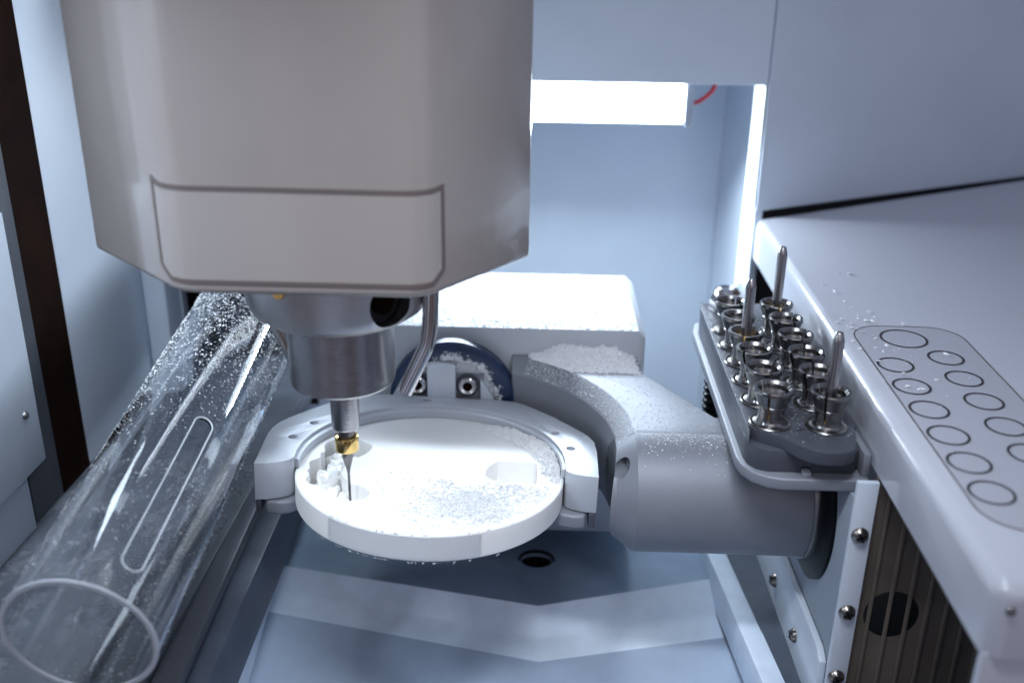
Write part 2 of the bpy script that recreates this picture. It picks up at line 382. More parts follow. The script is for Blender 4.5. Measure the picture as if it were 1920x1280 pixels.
# spindle collar, nose, chuck
put('spindle_collar', MB().lathe([(0,9.2),(3.0,9.2),(3.0,7.05),(2.86,6.72),(2.55,6.50),(2.46,6.44),(0,6.44)], (AX, AY, 0), 'z', 96), 'steel_satin', head, sharp=28,
    cuts=[MB().tube([(AX+1.1, AY-1.2, 7.45), (AX+3.2, AY-3.0, 7.45)], .78, 40)])
put('port_plug', MB().tube([(AX+1.2, AY-1.28, 7.45), (AX+1.75, AY-1.75, 7.45)], .70, 32), 'black', head)
put('port_ring', MB().tube([(AX+1.75, AY-1.75, 7.45), (AX+1.85, AY-1.84, 7.45)], .42, 32), 'brown_dark', head)
put('collar_screw', MB().lathe([(0,-.1),(.16,-.1),(.2,0),(.2,.2),(0,.2)], (AX-1.2, AY-2.84, 8.0), 'y', 20), 'brass', head)
put('spindle_nose', MB().lathe([(0,6.44),(1.76,6.44),(1.76,6.34),(1.80,6.30),(1.80,4.02),(1.74,3.93),(1.66,3.90),(.6,3.86),(.52,3.95),(0,3.95)], (AX, AY, 0), 'z', 96), 'steel_turned', head, sharp=28)
put('tool_chuck', MB().lathe([(0,3.95),(.50,3.95),(.50,2.18),(.46,2.08),(.34,2.03),(.30,2.03),(0,2.03)], (AX, AY, 0), 'z', 64), 'steel_turned', head)
def bend(p0, p1, p2, n=7, f=.35):
    p0, p1, p2 = Vector(p0), Vector(p1), Vector(p2); a = p1.lerp(p0, f); b = p1.lerp(p2, f*.5)
    return [p0]+[a.lerp(p1, i/n).lerp(p1.lerp(b, i/n), i/n) for i in range(n+1)]+[p2]
put('air_nozzle', MB().tube(bend((.38,-1.6,8.4), (.26,-1.6,5.75), (-.62,-1.6,3.85)), .27, 20, cap=False), 'steel_bright', head)
put('air_nozzle', MB().tube(bend((-5.55,-.2,8.4), (-5.45,-.2,6.3), (-4.4,-.2,3.55)), .27, 20, cap=False), 'steel_bright', head)

bur = thing('milling_bur', 'thin dark milling bur with brass ring held in the spindle chuck', 'milling tool', CARRIAGE @ Vector((AX, AY, -.9)))
put('shank', MB().lathe([(0,2.03),(.28,2.03),(.28,1.60),(.24,1.58),(.24,1.2),(.205,1.16),(.205,.92),(.19,.86),(0,.86)], (AX, AY, 0), 'z', 32), 'steel_dark', bur)
put('depth_ring', MB().lathe([(.26,1.62),(.30,1.70),(.37,1.73),(.41,1.71),(.42,1.66),(.42,1.23),(.41,1.20),(.24,1.20),(.24,1.5)], (AX, AY, 0), 'z', 48, closed=True), 'gold_ring', bur)
put('cutter', MB().lathe([(0,.9),(.19,.9),(.18,.82),(.10,.50),(.065,.34),(.05,.22),(.046,-.90),(.03,-.94),(0,-.95)], (AX, AY, 0), 'z', 24), 'steel_dark', bur)

# ================================================================== DISC + HOLDER (tilted a few degrees on its swivel)
nv = Vector((.033, .065, 1)).normalized(); av = Vector((0,1,0)).cross(nv).normalized(); bv_ = nv.cross(av)
TILT = Matrix(((av.x, bv_.x, nv.x), (av.y, bv_.y, nv.y), (av.z, bv_.z, nv.z)))
TI = TILT.to_4x4().inverted()
def putL(name, mb, m, parent, **k):      # mb given in the tilted local frame
    mb.bm.transform(TILT.to_4x4())
    for c in k.get('cuts', ()): c.bm.transform(TILT.to_4x4())
    return put(name, mb, m, parent, **k)
disc = thing('milling_disc', 'round white ceramic milling disc with carved pocket and chips on top', 'disc', (0, 0, 0), TILT)
pocket = [(-2.43,1.63),(-2.46,1.28),(-2.61,.85),(-2.81,.57),(-2.93,.61),(-3.15,.25),(-3.14,-.2),(-3.15,-.83),(-2.94,-1.23),(-2.6,-1.6),(-2.32,-1.68),(-2.07,-1.88),(-1.9,-2.15),(-1.91,-2.49),(-2.07,-2.73),(-2.38,-2.88),(-2.79,-2.77),(-3.1,-2.53),(-3.49,-2.15),(-3.83,-1.91),(-4.04,-1.82),(-4.25,-1.58),(-4.31,-1.35),(-4.26,-1.1),(-4.4,-.75),(-4.37,-.5),(-4.47,-.19),(-4.45,.07),(-4.19,.4),(-4.25,.76),(-4.14,.97),(-4.26,1.37),(-4.22,1.73),(-3.99,2.04),(-3.51,2.25),(-3.01,2.11),(-2.62,1.88)]
def smooth_closed(P, n=4):
    out = []; N = len(P)
    for i in range(N):
        p0, p1, p2, p3 = [Vector(P[(i+k) % N]) for k in (-1, 0, 1, 2)]
        for j in range(n):
            t = j/n; out.append(tuple(.5*((2*p1)+(p2-p0)*t+(2*p0-5*p1+4*p2-p3)*t*t+(3*p1-p0-3*p2+p3)*t**3)))
    return out
pock = smooth_closed(pocket)
rect = smooth_closed([(2.02,.17),(2.1,.42),(2.39,.95),(2.55,1.0),(3.7,1.04),(3.86,.95),(3.9,.8),(3.92,-.66),(3.84,-.77),(3.7,-.8),(2.62,-.86),(2.5,-.83),(2.05,-.41),(2.02,-.28)], 2)
TH = -1.02
prof = [(0,TH),(4.80,TH),(4.86,TH+.05),(4.90,TH+.08),(4.90,-.05),(4.87,-.015),(4.84,0),(0,0)]
putL('disc_body', MB().lathe(prof, seg=192), 'ceramic', disc, sharp=40,
     cuts=[MB().prism(pock, -.93, .5), MB().prism(rect, -.82, .5)])
# machined flat band on the front of the rim
putL('rim_band', MB().lathe([(4.86,TH+.10),(4.925,TH+.10),(4.925,-.07),(4.86,-.07)], seg=90, a0=radians(233), a1=radians(296), closed=True), 'ceramic_rim', disc, sharp=40)
# milled crowns still standing in the pocket
def crown(x, y, z, r, cusps=4, h=1.):
    mb = MB(); bmesh.ops.create_icosphere(mb.bm, subdivisions=3, radius=1)
    ph = rnd.random()*6; sd = Vector((rnd.random()*9, rnd.random()*9, 0))
    for v in mb.bm.verts:
        a = atan2(v.co.y, v.co.x); k = 1+.16*cos(cusps*a+ph)*(1-abs(v.co.z)*.6)+.28*noise.noise(v.co*1.7+sd); k /= max(.55, sqrt(max(0, 1-v.co.z**2)))**.5
        zz = v.co.z*h
        if v.co.z > .1: zz = zz*.8+.30*cos(cusps*a+ph)*hypot(v.co.x, v.co.y)-.30*math.exp(-(v.co.x**2+v.co.y**2)*5)+.2*noise.noise(v.co*3+sd)
        v.co = Vector((x+v.co.x*r*k, y+v.co.y*r*k, z+zz*r))
    return mb
for x, y, z, r, c, h in [(-4.0,1.45,-.62,.20,3,1.2),(-3.62,1.45,-.58,.27,4,1.3),(-3.55,.72,-.52,.30,4,1.3),(-3.72,-.55,-.48,.40,4,1.15),(-3.62,.12,-.50,.32,4,1.2),(-3.25,.45,-.58,.2,3,1.3),
                      (-3.36,-1.12,-.62,.21,3,1.3),(-2.98,-1.42,-.66,.19,3,1.2),(-2.62,-1.72,-.72,.27,4,.8),(-3.33,-.35,-.58,.24,3,1.4),(-3.98,.35,-.68,.20,3,1.1),(-3.1,1.2,-.6,.2,3,1.2),(-4.1,-.95,-.66,.22,3,1.2)]:
    putL('milled_crown', crown(x, y, z, r, c, h), 'ceramic', disc)

holder = thing('disc_holder', 'open grey metal ring holder clamping the white disc at both sides', 'holder', (0, 0, 0), TILT)
RI = 4.93
def arcp(r, a0, a1, n): return [(r*cos(radians(a0+(a1-a0)*i/n)), r*sin(radians(a0+(a1-a0)*i/n))) for i in range(n+1)]
outer = [(5.0,-.66),(5.25,-.82),(5.6,-.93),(6.1,-.97),(6.13,1.2),(6.06,2.1),(5.85,2.65),(5.45,3.2),(4.5,4.35),(3.75,5.1),(3.25,5.55),(2.8,5.78),(2.2,5.86),(-2.4,5.8),(-3.1,5.65),(-3.7,5.35),(-4.4,4.9),(-5.4,3.6),(-5.95,2.75),(-6.2,2.25),(-6.32,1.7),(-6.34,1.1),(-6.13,-1.46),(-5.75,-1.40),(-5.3,-1.22),(-5.0,-1.0)]
inner = arcp(RI, 188, -3, 72)
hold = MB().prism(outer+[(-4.9,-.78)]+inner+[(4.95,-.55)], -.92, .5)
hc = [MB().lathe([(0,-2),(.18,-2),(.18,2),(0,2)], (x, y, 0), 'z', 20) for x, y in [(-4.87,2.41),(-5.36,1.0),(4.56,2.74),(5.15,1.4),(-.8,5.42)]]
putL('ring_frame', hold, 'anodised_light', holder, bevel=.035, cuts=hc)
for x, y in [(-4.87,2.41),(-5.36,1.0),(4.56,2.74),(5.15,1.4),(-.8,5.42)]:
    putL('hole_shade_plug', MB().lathe([(0,.05),(.178,.05),(.178,.30),(0,.30)], (x, y, 0), 'z', 20), 'black', holder)  # black plugs put the shade inside the holes into colour
putL('inner_lip', MB().lathe([(4.78,.02),(4.92,.02),(4.92,.36),(4.84,.36),(4.78,.30)], seg=120, a0=radians(-2), a1=radians(187), closed=True), 'anodised_light', holder)
cl = [(-5.78,-1.35),(-5.3,-1.42),(-4.95,-1.30),(-4.62,-1.0),(-4.75,.6),(-5.85,.6),(-5.86,-1.2)]
putL('clamp', MB().prism(cl, -1.52, -.98), 'anodised', holder, bevel=.12, seg=4)
putL('clamp', MB().prism([(4.55,-.75),(4.8,-1.05),(5.3,-1.18),(5.72,-1.1),(5.76,-.9),(5.74,.6),(4.6,.6)], -1.52, -.98), 'anodised', holder, bevel=.12, seg=4)
putL('clamp_fin', MB().prism([(5.84,-1.05),(6.1,-.98),(6.1,.4),(5.84,.4)], -1.52, -.94), 'anodised_dark', holder, bevel=.05)
putL('clamp_fin', MB().prism([(-6.14,-1.4),(-5.95,-1.5),(-5.95,.4),(-6.2,.4)], -1.45, -.94), 'anodised_dark', holder, bevel=.05)
putL('clamp_ring', MB().lathe([(4.95,-1.5),(5.6,-1.5),(5.6,-.96),(4.95,-.96)], seg=90, a0=radians(8), a1=radians(172), closed=True), 'anodised', holder, sharp=30)

# ================================================================== SWIVEL ARM
arm = thing('swivel_arm', 'grey metal swivel arm with curved cutout and thick round shaft', 'machine arm', (8, 0, -.55))
plan = [(2.7,8.2),(8.0,8.2),(8.12,5.3),(10.45,1.45),(12.5,1.45),(12.5,0),(4,0),(2.7,3.0)]
cutc = lambda r, z0, z1: MB().lathe([(0,z0),(r,z0),(r,z1),(0,z1)], (0,0,0), 'z', 160)
arm_body = MB().prism(plan, -2.0, 1.70)
put('yoke', arm_body, 'arm_metal', arm, bevel=.05, sharp=35,
    cuts=[cutc(6.75,-4,4), MB().lathe([(0,1.15),(6.75,1.15),(7.45,1.75),(7.45,3),(0,3)], (0,0,0), 'z', 160),
          MB().poly([(1,12,-3),(1,-4,-3),(9,12,-3),(9,-4,-3),(1,12,-1.0),(1,-4,-1.0),(6.4,12,-3),(6.4,-4,-3)], [(0,1,7,6),(4,6,7,5),(0,4,5,1),(0,6,4),(1,5,7)])])
shaft = MB().lathe([(0,5.2),(1.74,5.2),(1.74,6.72),(2.27,7.42),(2.27,13.95),(0,13.95)], (0, 0, -.57), 'x', 128)
put('shaft', shaft, 'arm_metal', arm, sharp=10,
    cuts=[cutc(6.75,-5,5), MB().lathe([(0,1.15),(6.75,1.15),(7.5,1.80),(7.5,3),(0,3)], (0,0,0), 'z', 160),
          MB().lathe([(0,-1.9),(6.75,-1.9),(7.6,-3.1),(7.6,-5),(0,-5)], (0,0,0), 'z', 160),
          MB().tube([(6.3,-1.6,.88),(7.25,-.85,.88)], .33, 28)])
# rotary flange behind the holder
fl = thing('rotary_flange', 'round hub with dark blue seal ring and two socket bolts behind the holder', 'flange', (.2, 6.2, -.12))
fc = (.2, 6.2, -.12)
put('seal_ring', MB().lathe([(1.85,-.02),(1.95,-.12),(2.5,-.14),(2.66,-.05),(2.70,.3),(1.85,.3)], fc, 'y', 128, closed=True), 'navy_rubber', fl)
put('hub', MB().lathe([(0,.04),(1.72,.04),(1.84,.10),(1.84,.8),(0,.8)], fc, 'y', 96), 'anodised_light', fl)
put('hub_recess', MB().box(-1.95, 1.55, 6.20, 6.25, -1.6, 1.12), 'anodised', fl, bevel=.02)
hpz = [(-.82, -2.0), (.37, -2.0), (.37, 1.55), (.2, 1.62), (-.22, 1.66), (-.65, 1.62), (-.82, 1.55)]
put('hub_plate', MB().poly([(x, 5.86, z) for x, z in hpz]+[(x, 6.22, z) for x, z in hpz], [tuple(range(7)), tuple(range(13, 6, -1))]+[(k, (k+1) % 7, 7+(k+1) % 7, 7+k) for k in range(7)]), 'panel_white', fl, bevel=.03)
for sx in (1, -1):
    X0, X1 = (1.42, 2.25) if sx > 0 else (-1.85, -2.6)
    put('hub_wing', MB().poly([(X0,6.0,-1.6),(X0,6.0,.95),(X1,6.0,-.4),(X1,6.0,-1.6),(X0,6.22,-1.6),(X0,6.22,.95),(X1,6.22,-.4),(X1,6.22,-1.6)], [(0,1,2,3),(7,6,5,4),(0,4,5,1),(1,5,6,2),(2,6,7,3),(3,7,4,0)]), 'panel_white', fl)
for bx in (-1.26, .87):
    b = put('bolt', MB().lathe([(.21,-.30),(.33,-.33),(.39,-.27),(.40,-.02),(.21,-.02)], (bx, 6.2, .62), 'y', 32, closed=True), 'steel_bright', fl)
    put('socket', MB().lathe([(0,-.14),(.215,-.14),(.215,-.02),(0,-.02)], (bx, 6.2, .62), 'y', 6), 'brown_dark', b)
    put('washer', MB().lathe([(0,-.05),(.52,-.05),(.52,-.01),(0,-.01)], (bx, 6.2, .62), 'y', 32), 'anodised_dark', b)
blk = thing('bearing_block', 'big square grey block dusted white on top behind the arm', 'machine block', (4, 10, 1))
put('block_body', MB().poly([(-3.5,7.0,-7),(8.32,7.0,-7),(8.32,14.4,-7),(-3.5,14.4,-7),(-3.5,7.0,2.9),(8.02,7.0,2.9),(7.92,14.4,2.9),(-3.5,14.4,2.9),(8.32,7.0,2.58),(8.28,14.4,2.58)],
    [(0,3,2,1),(4,5,6,7),(0,1,8,5,4),(1,2,9,8),(8,9,6,5),(2,3,7,6,9),(3,0,4,7)]), 'anodised_light', blk, bevel=.05)

# ================================================================== TOOL RACK
rack = thing('tool_rack', 'grey two-step metal rack carrying twelve steel tool sleeves', 'tool rack', (12.5, 2, 1.8))
base_o = [(11.2,10.3),(10.8,10.0),(10.58,9.0),(10.53,-2.4),(10.62,-2.95),(10.9,-3.45),(11.35,-3.75),(11.8,-3.88),(14.3,-3.85),(14.56,-3.8),(14.56,10.3)]
put('base_plate', MB().prism(base_o, 1.76, 2.18), 'anodised', rack, bevel=.07, seg=3)

blo = [(11.4,9.3),(11.05,9.15),(10.78,8.6),(10.75,-2.2),(10.80,-2.55),(10.98,-2.82),(11.5,-3.2),(11.85,-3.45),(12.2,-3.95),(12.7,-4.3),(13.25,-4.35),(13.75,-4.15),(14.0,-3.65),(14.25,-2.5),(14.3,-1.5),(14.3,8.8),(14.1,9.3)]

put('block', MB().prism(smooth_closed(blo, 2), 2.97, 3.42), 'anodised_dark', rack, bevel=.07, seg=3, sharp=30,
    cuts=[MB().lathe([(0,-.3),(.17,-.3),(.17,.5),(0,.5)], (12.45,-2.75,3.42), 'z', 24)])
lowo = [(11.4,9.3),(11.05,9.1),(10.77,8.6),(10.73,-2.5),(10.81,-2.98),(11.05,-3.3),(11.4,-3.44),(14.1,-3.42),(14.28,-3.2),(14.28,8.8),(14.1,9.28)]
put('block_skirt', MB().prism(lowo, 2.16, 2.99), 'anodised_dark', rack, bevel=.05, cuts=[MB().box(12.45,12.75,-4.2,-3.2,2.0,2.38)])
put('key', MB().box(12.47, 12.73, -3.62, -3.3, 2.16, 2.28), 'anodised_light', rack)
put('side_wall', MB().box(14.33, 14.56, -3.6, 9.8, 2.16, 3.0), 'anodised', rack, bevel=.03)
def sleeve_parts(parent, x, y):
    z = 3.42
    low = [(.0,.0),(.68,.0),(.69,.04),(.66,.07),(.56,.07),(.48,.10),(.44,.17),(.425,.27),(.32,.27),(.32,.04),(0,.04)]
    a = put('sleeve_base', MB().lathe(low, (x,y,z), 'z', 48), 'sleeve_steel', parent, sharp=20)
    up = [(.425,.27),(.425,.64),(.485,.65),(.50,.68),(.50,.72),(.485,.735),(.635,1.14),(.655,1.18),(.655,1.27),(.64,1.30),(.55,1.30),(.48,1.20),(.465,1.05),(.34,.72),(.32,.27)]
    mb = MB(); g = radians(9)
    off = radians(rnd.uniform(200, 300))
    for k in range(3): mb.lathe(up, (x,y,z), 'z', 16, off+k*2*pi/3+g/2, off+(k+1)*2*pi/3-g/2, closed=True)
    b = put('sleeve_jaws', mb, 'sleeve_steel', parent, sharp=14)
    c = put('sleeve_seat', MB().lathe([(.315,.20),(.315,.34),(.0,.34),(0,.20)], (x,y,z), 'z', 24), 'brass', parent)
    return a, b, c
nth = ['nearest', 'second', 'third', 'fourth', 'fifth', 'farthest']
burs = {(0, 3): 1, (1, 5): 1, (1, 0): 1}
for col, x in enumerate((11.54, 13.33)):
    for k in range(6):
        y = -2.38+1.68*k - (.16 if col else 0)
        side = 'row beside the swivel arm' if col == 0 else 'row beside the keypad cover'
        o = (f'{nth[k]} steel tool sleeve from the front, holding a pin, in the rack {side}' if (col, k) in burs
             else f'{nth[k]} steel tool sleeve from the front, empty, in the rack {side}')
        if k == 0: o = o.replace('nearest steel tool sleeve from the front', 'nearest steel tool sleeve')
        if k == 5: o = o.replace('farthest steel tool sleeve from the front', 'farthest steel tool sleeve')
        o = o.replace(' from the front, holding a pin,', ', holding a pin,')
        t = thing('tool_sleeve', o, 'tool sleeve', (x, y, 3.42), Matrix.Rotation(rnd.uniform(-.1, .1), 3, 'Z'), 'steel tool sleeves standing in the rack')
        sleeve_parts(t, x, y)
def pin(x, y, label, gold, ex=0.):
    t = thing('tool_pin', label, 'milling tool', (x, y, 3.6), None, 'dark steel pins standing in tool sleeves')
    put('pin_shank', MB().lathe([(0,3.68),(.19,3.68),(.195,6.42+ex),(.19,6.45+ex),(.12,6.72+ex),(.10,6.74+ex),(0,6.74+ex)], (x, y, 0), 'z', 28), 'steel', t)
    if gold: put('pin_ring', MB().lathe([(.197,4.30),(.23,4.34),(.43,4.36),(.43,4.52),(.21,4.54),(.197,4.50)], (x, y, 0), 'z', 36, closed=True), 'gold_ring', t)
pin(11.54, -2.38+1.68*3, 'dark steel pin with brass ring in the middle of the sleeve row beside the arm', True)
pin(13.33, -2.54+1.68*5, 'farthest steel pin with brass ring, in the back sleeve beside the cover', True, .3)
pin(13.33, -2.54, 'nearest steel pin, without brass ring, in the front sleeve beside the keypad', False)
knob = tag(put('lock_nut', MB().lathe([(0,1.0),(.4,1.0),(.62,.8),(.75,.45),(.78,0),(0,0)], (11.85, 8.5, 3.42), 'z', 8), 'steel_bright', bevel=.05), 'dusty steel dome nut at the far end of the tool rack', 'nut')
cp = [(10.95+.36*cos(t*.6), 4.6+.36*sin(t*.6), -.9+t*.0265) for t in range(110)]
spring = tag(put('coil_spring', MB().tube(cp, .105, 8), 'black_rubber'), 'black coil spring standing under the left edge of the tool rack', 'spring')

# ================================================================== RIGHT SIDE PANELS
sp = thing('side_panel', 'grey upright side panel that the round shaft enters through a black seal', 'panel', (14, 2, -3))
put('panel_sheet', MB().box(14.0, 14.3, -4.4, 17.4, -9, 1.75), 'wall_grey', sp, bevel=.03)
f = put('shaft_seal', MB().lathe([(2.29,13.62),(2.5,13.6),(2.95,13.82),(3.05,13.88),(3.05,13.995),(2.29,13.995)], (0, 0, -.57), 'x', 96, closed=True), 'black_rubber', sp)
put('shaft_ring', MB().lathe([(2.28,13.45),(2.36,13.45),(2.36,13.62),(2.28,13.62)], (0, 0, -.57), 'x', 96, closed=True), 'steel', sp)
plt = thing('lower_plate', 'white lower plate with two screws fixed on the grey side panel', 'panel', (13.9, 2, -6))
put('plate_sheet', MB().poly([(13.72,8.0,-8.2),(13.72,6.0,-4.7),(13.72,-3.6,-4.45),(13.72,-4.2,-4.7),(13.72,-4.25,-9.6),(13.98,8.0,-8.2),(13.98,6.0,-4.7),(13.98,-3.6,-4.45),(13.98,-4.2,-4.7),(13.98,-4.25,-9.6)],
    [(0,1,2,3,4),(9,8,7,6,5)]+[(i,(i+1)%5,5+(i+1)%5,5+i) for i in range(5)]), 'panel_white', plt, bevel=.04)
def screw(parent, c, ax, r=.28, m='screw_steel'):
    sgn = -1
    s1 = put('screw', MB().lathe([(0,sgn*.2),(r*.55,sgn*.18),(r*.9,sgn*.09),(r,0),(0,0)], c, ax, 28), m, parent)
    mb = MB(); a = .04; L = r*.62; d = .205
    for ang in (.5, .5+pi/2):
        u, v = cos(ang), sin(ang)
        q = []
        for sx, sy in ((-L,-a),(L,-a),(L,a),(-L,a)):
            p, w_ = sx*u-sy*v, sx*v+sy*u
            q.append((p, w_))
        if ax == 'y': vs = [(c[0]+p, c[1]-d+.0, c[2]+w_) for p, w_ in q]+[(c[0]+p, c[1]-.1, c[2]+w_) for p, w_ in q]
        else: vs = [(c[0]-d, c[1]+p, c[2]+w_) for p, w_ in q]+[(c[0]-.1, c[1]+p, c[2]+w_) for p, w_ in q]
        mb.poly(vs, [(0,1,2,3),(7,6,5,4),(0,4,5,1),(1,5,6,2),(2,6,7,3),(3,7,4,0)])
    put('screw_cross', mb, 'black', s1)
screw(plt, (13.72, 2.35, -6.05), 'x'); screw(plt, (13.72, -1.2, -5.98), 'x')
cs = thing('corner_strip', 'narrow white upright strip with three cross-head screws', 'trim strip', (14.3, -4.5, -2))
put('strip_sheet', MB().box(13.9, 14.58, -4.62, -4.42, -11, 2.55), 'panel_white', cs, bevel=.03)
for z in (.66, -2.3, -4.95): screw(cs, (14.22, -4.62, z), 'y')
rp = thing('ribbed_panel', 'dark brown ribbed translucent panel under the keypad cover', 'panel', (17, -4.4, -2))
rmb = MB().box(14.6, 26, -4.38, -4.2, -11, 2.6)
put('panel_sheet', rmb, 'brown_panel', rp)
for i in range(16):
    x = 14.95+i*.62
    put('rib', MB().box(x, x+.13, -4.49, -4.379, -11, 2.6), 'brown_panel', rp, bevel=.03)
put('dark_disc', MB().lathe([(0,-4.41),(.84,-4.41),(.9,-4.39),(.9,-4.36),(0,-4.36)], (15.75,0,-2.5), 'y', 40), 'black', rp)  # added black disc for a dark round patch on the panel

# ================================================================== COVER + KEYPAD
def tz(v): return (v[0], v[1], v[2]+.027*v[1])
cov = thing('keypad_cover', 'glossy white machine cover with a rounded edge and tool position circles', 'cover', (20, -2, 3))
cb = MB().prism([(14.62,-12.5),(46,-12.5),(46,34.5),(14.62,17.35)], 2.72, 4.7, f=tz)
bmesh.ops.bevel(cb.bm, geom=[e for e in cb.bm.edges if (e.verts[0].co.z > 4.2 and e.verts[1].co.z > 4.2) or (abs(e.verts[0].co.x-e.verts[1].co.x) < .01 and abs(e.verts[0].co.y-e.verts[1].co.y) < .01 and e.verts[0].co.x < 15)],
    offset=.42, segments=8, affect='EDGES', profile=.5)
put('cover_shell', cb, 'cover_white', cov, sharp=50)
put('front_panel', MB().box(14.66, 46, -12.42, -12.1, -11, 2.45), 'cover_white', cov, bevel=.08)
put('corner_hole', MB().lathe([(0,-.03),(.09,-.03),(.12,.02),(0,.02)], (15.0, -12.53, 3.75), 'y', 20), 'steel_dark', cov)
def zc(y): return 4.7+.027*y
film = MB()
def rr(x0, x1, y0, y1, r, n=10):
    P = []
    for cx, cyy, a in ((x1-r,y1-r,0),(x0+r,y1-r,90),(x0+r,y0+r,180),(x1-r,y0+r,270)):
        P += [(cx+r*cos(radians(a+90*i/n)), cyy+r*sin(radians(a+90*i/n))) for i in range(n+1)]
    return P
fo = rr(15.38, 19.35, -10.15, 3.25, 1.15)
film.poly([(x, y, zc(y)+.012) for x, y in fo], [tuple(range(len(fo)))])
kf = put('keypad_film', film, 'keypad_film', cov)
def ring(P, wd, h0, m, parent, name):
    mb = MB(); n = len(P); C_ = Vector((sum(p[0] for p in P)/n, sum(p[1] for p in P)/n)); A, B = [], []
    for i in range(n):
        d = (Vector(P[(i+1) % n])-Vector(P[i-1])).normalized(); nn = Vector((d.y, -d.x))
        a = Vector(P[i])+nn*wd/2; b = Vector(P[i])-nn*wd/2
        A.append(mb.bm.verts.new((a.x, a.y, zc(a.y)+h0))); B.append(mb.bm.verts.new((b.x, b.y, zc(b.y)+h0)))
    for i in range(n): mb.bm.faces.new([A[i], A[(i+1) % n], B[(i+1) % n], B[i]])
    return put(name, mb, m, parent)
ring(fo, .045, .02, 'ink_brown', kf, 'film_outline')
circ = [(16.1, -.25, .575), (16.1, -1.92, .575), (16.1, -3.56, .575), (16.1, -5.2, .575), (16.1, -6.8, .575), (16.1, -8.36, .575),
        (18.05, .45, .575), (18.05, -1.22, .575), (18.05, -2.88, .575), (18.05, -4.55, .575), (18.05, -6.2, .575), (17.12, 2.08, .80)]
for x, y, r in circ:
    ring([(x+r*cos(a*pi/32), y+r*sin(a*pi/32)) for a in range(64)], .085, .024, 'ink', kf, 'position_circle')

# ================================================================== CLEAR TUBE
TA = Vector((-8.47, -10.28, .21)); TD = Vector((.0032, .98515, .17164)).normalized()
E1 = TD.cross(Vector((0,0,1))).normalized(); E2 = E1.cross(TD).normalized(); RT_ = 2.17
def T3(r, th, t): return TA+TD*t+(E1*cos(th)+E2*sin(th))*r
tb = MB(); N = 128; TL = 27.0
for r, flip in ((RT_, 0), (RT_-.13, 1)): pass
rings = []
for (r, t) in ((RT_-.02,0),(RT_,.02),(RT_,TL),(RT_-.13,TL),(RT_-.13,.02),(RT_-.11,0)):
    rings.append([tb.bm.verts.new(T3(r, 2*pi*k/N, t)) for k in range(N)])
for j in range(6):
    A, B = rings[j], rings[(j+1) % 6]
    for k in range(N): tb.bm.faces.new([A[k], A[(k+1) % N], B[(k+1) % N], B[k]])
# slot cutter: rounded-end slab through the upper right wall
thc = radians(50.5); half = .33
u_ = (E1*cos(thc)+E2*sin(thc)); tv = (-E1*sin(thc)+E2*cos(thc))
sl = [(7.55+half*cos(a), half*sin(a)) for a in np.linspace(-pi/2, pi/2, 14)]+[(1.3-half*cos(a), -half*sin(a)) for a in np.linspace(-pi/2, pi/2, 14)]
cutm = MB(); n = len(sl)
cutm.poly([tuple(TA+TD*t+tv*s_+u_*1.5) for t, s_ in sl]+[tuple(TA+TD*t+tv*s_+u_*2.6) for t, s_ in sl], [tuple(range(n-1,-1,-1)), tuple(range(n,2*n))]+[(i,(i+1)%n,n+(i+1)%n,n+i) for i in range(n)])
tube = tag(put('clear_tube', tb, 'acrylic', sharp=40, cuts=[cutm]), 'long clear acrylic suction tube with slot, speckled with dust', 'tube')

ed = MB(); ed_r = []
for (r, t) in ((RT_+.004,-.004),(RT_+.004,.05),(RT_-.134,.05),(RT_-.134,-.004)):
    ed_r.append([ed.bm.verts.new(T3(r, 2*pi*k/N, t)) for k in range(N)])
for j in range(4):
    A, B = ed_r[j], ed_r[(j+1) % 4]
    for k in range(N): ed.bm.faces.new([A[k], A[(k+1) % N], B[(k+1) % N], B[k]])
put('cut_edge', ed, 'frosted', tube)
sp_ = []
for t, s_ in sl+sl[:1]:
    th = thc+s_/RT_; sp_.append(tuple(T3(RT_-.02, th, t)))
put('slot_edge', MB().tube(sp_, .028, 8), 'frosted', tube)

# ================================================================== POWDER AND CHIPS
def flakes(pts, name, label, m='powder', flat=.5):
    """pts: (pos, normal, size)"""
    V, Fc = [], []
    for p, nrm, sz in pts:
        p = Vector(p); nrm = Vector(nrm); a = nrm.orthogonal().normalized(); b = nrm.cross(a); t = rnd.random()*6.28
        a, b = a*cos(t)+b*sin(t), b*cos(t)-a*sin(t); k = len(V)
        l = sz*rnd.uniform(.7, 1.6); wd = sz*rnd.uniform(.35, .9); h = sz*flat*rnd.uniform(.5, 1.4)
        tl = rnd.uniform(-.5, .5)*sz
        for q in (p+a*l+nrm*max(0, tl), p+b*wd, p-a*l+nrm*max(0, -tl), p-b*wd, p+nrm*h+a*wd*rnd.uniform(-.5,.5), p-nrm*h*.3): V.append(tuple(q*S))
        for i, j in ((0,1),(1,2),(2,3),(3,0)): Fc += [(k+i, k+j, k+4), (k+j, k+i, k+5)]
    me = bpy.data.meshes.new(name); me.from_pydata(V, [], Fc); me.materials.append(MATS[m])
    o = bpy.data.objects.new(name, me); COL.objects.link(o)
    return tag(o, label, 'powder', kind='stuff')
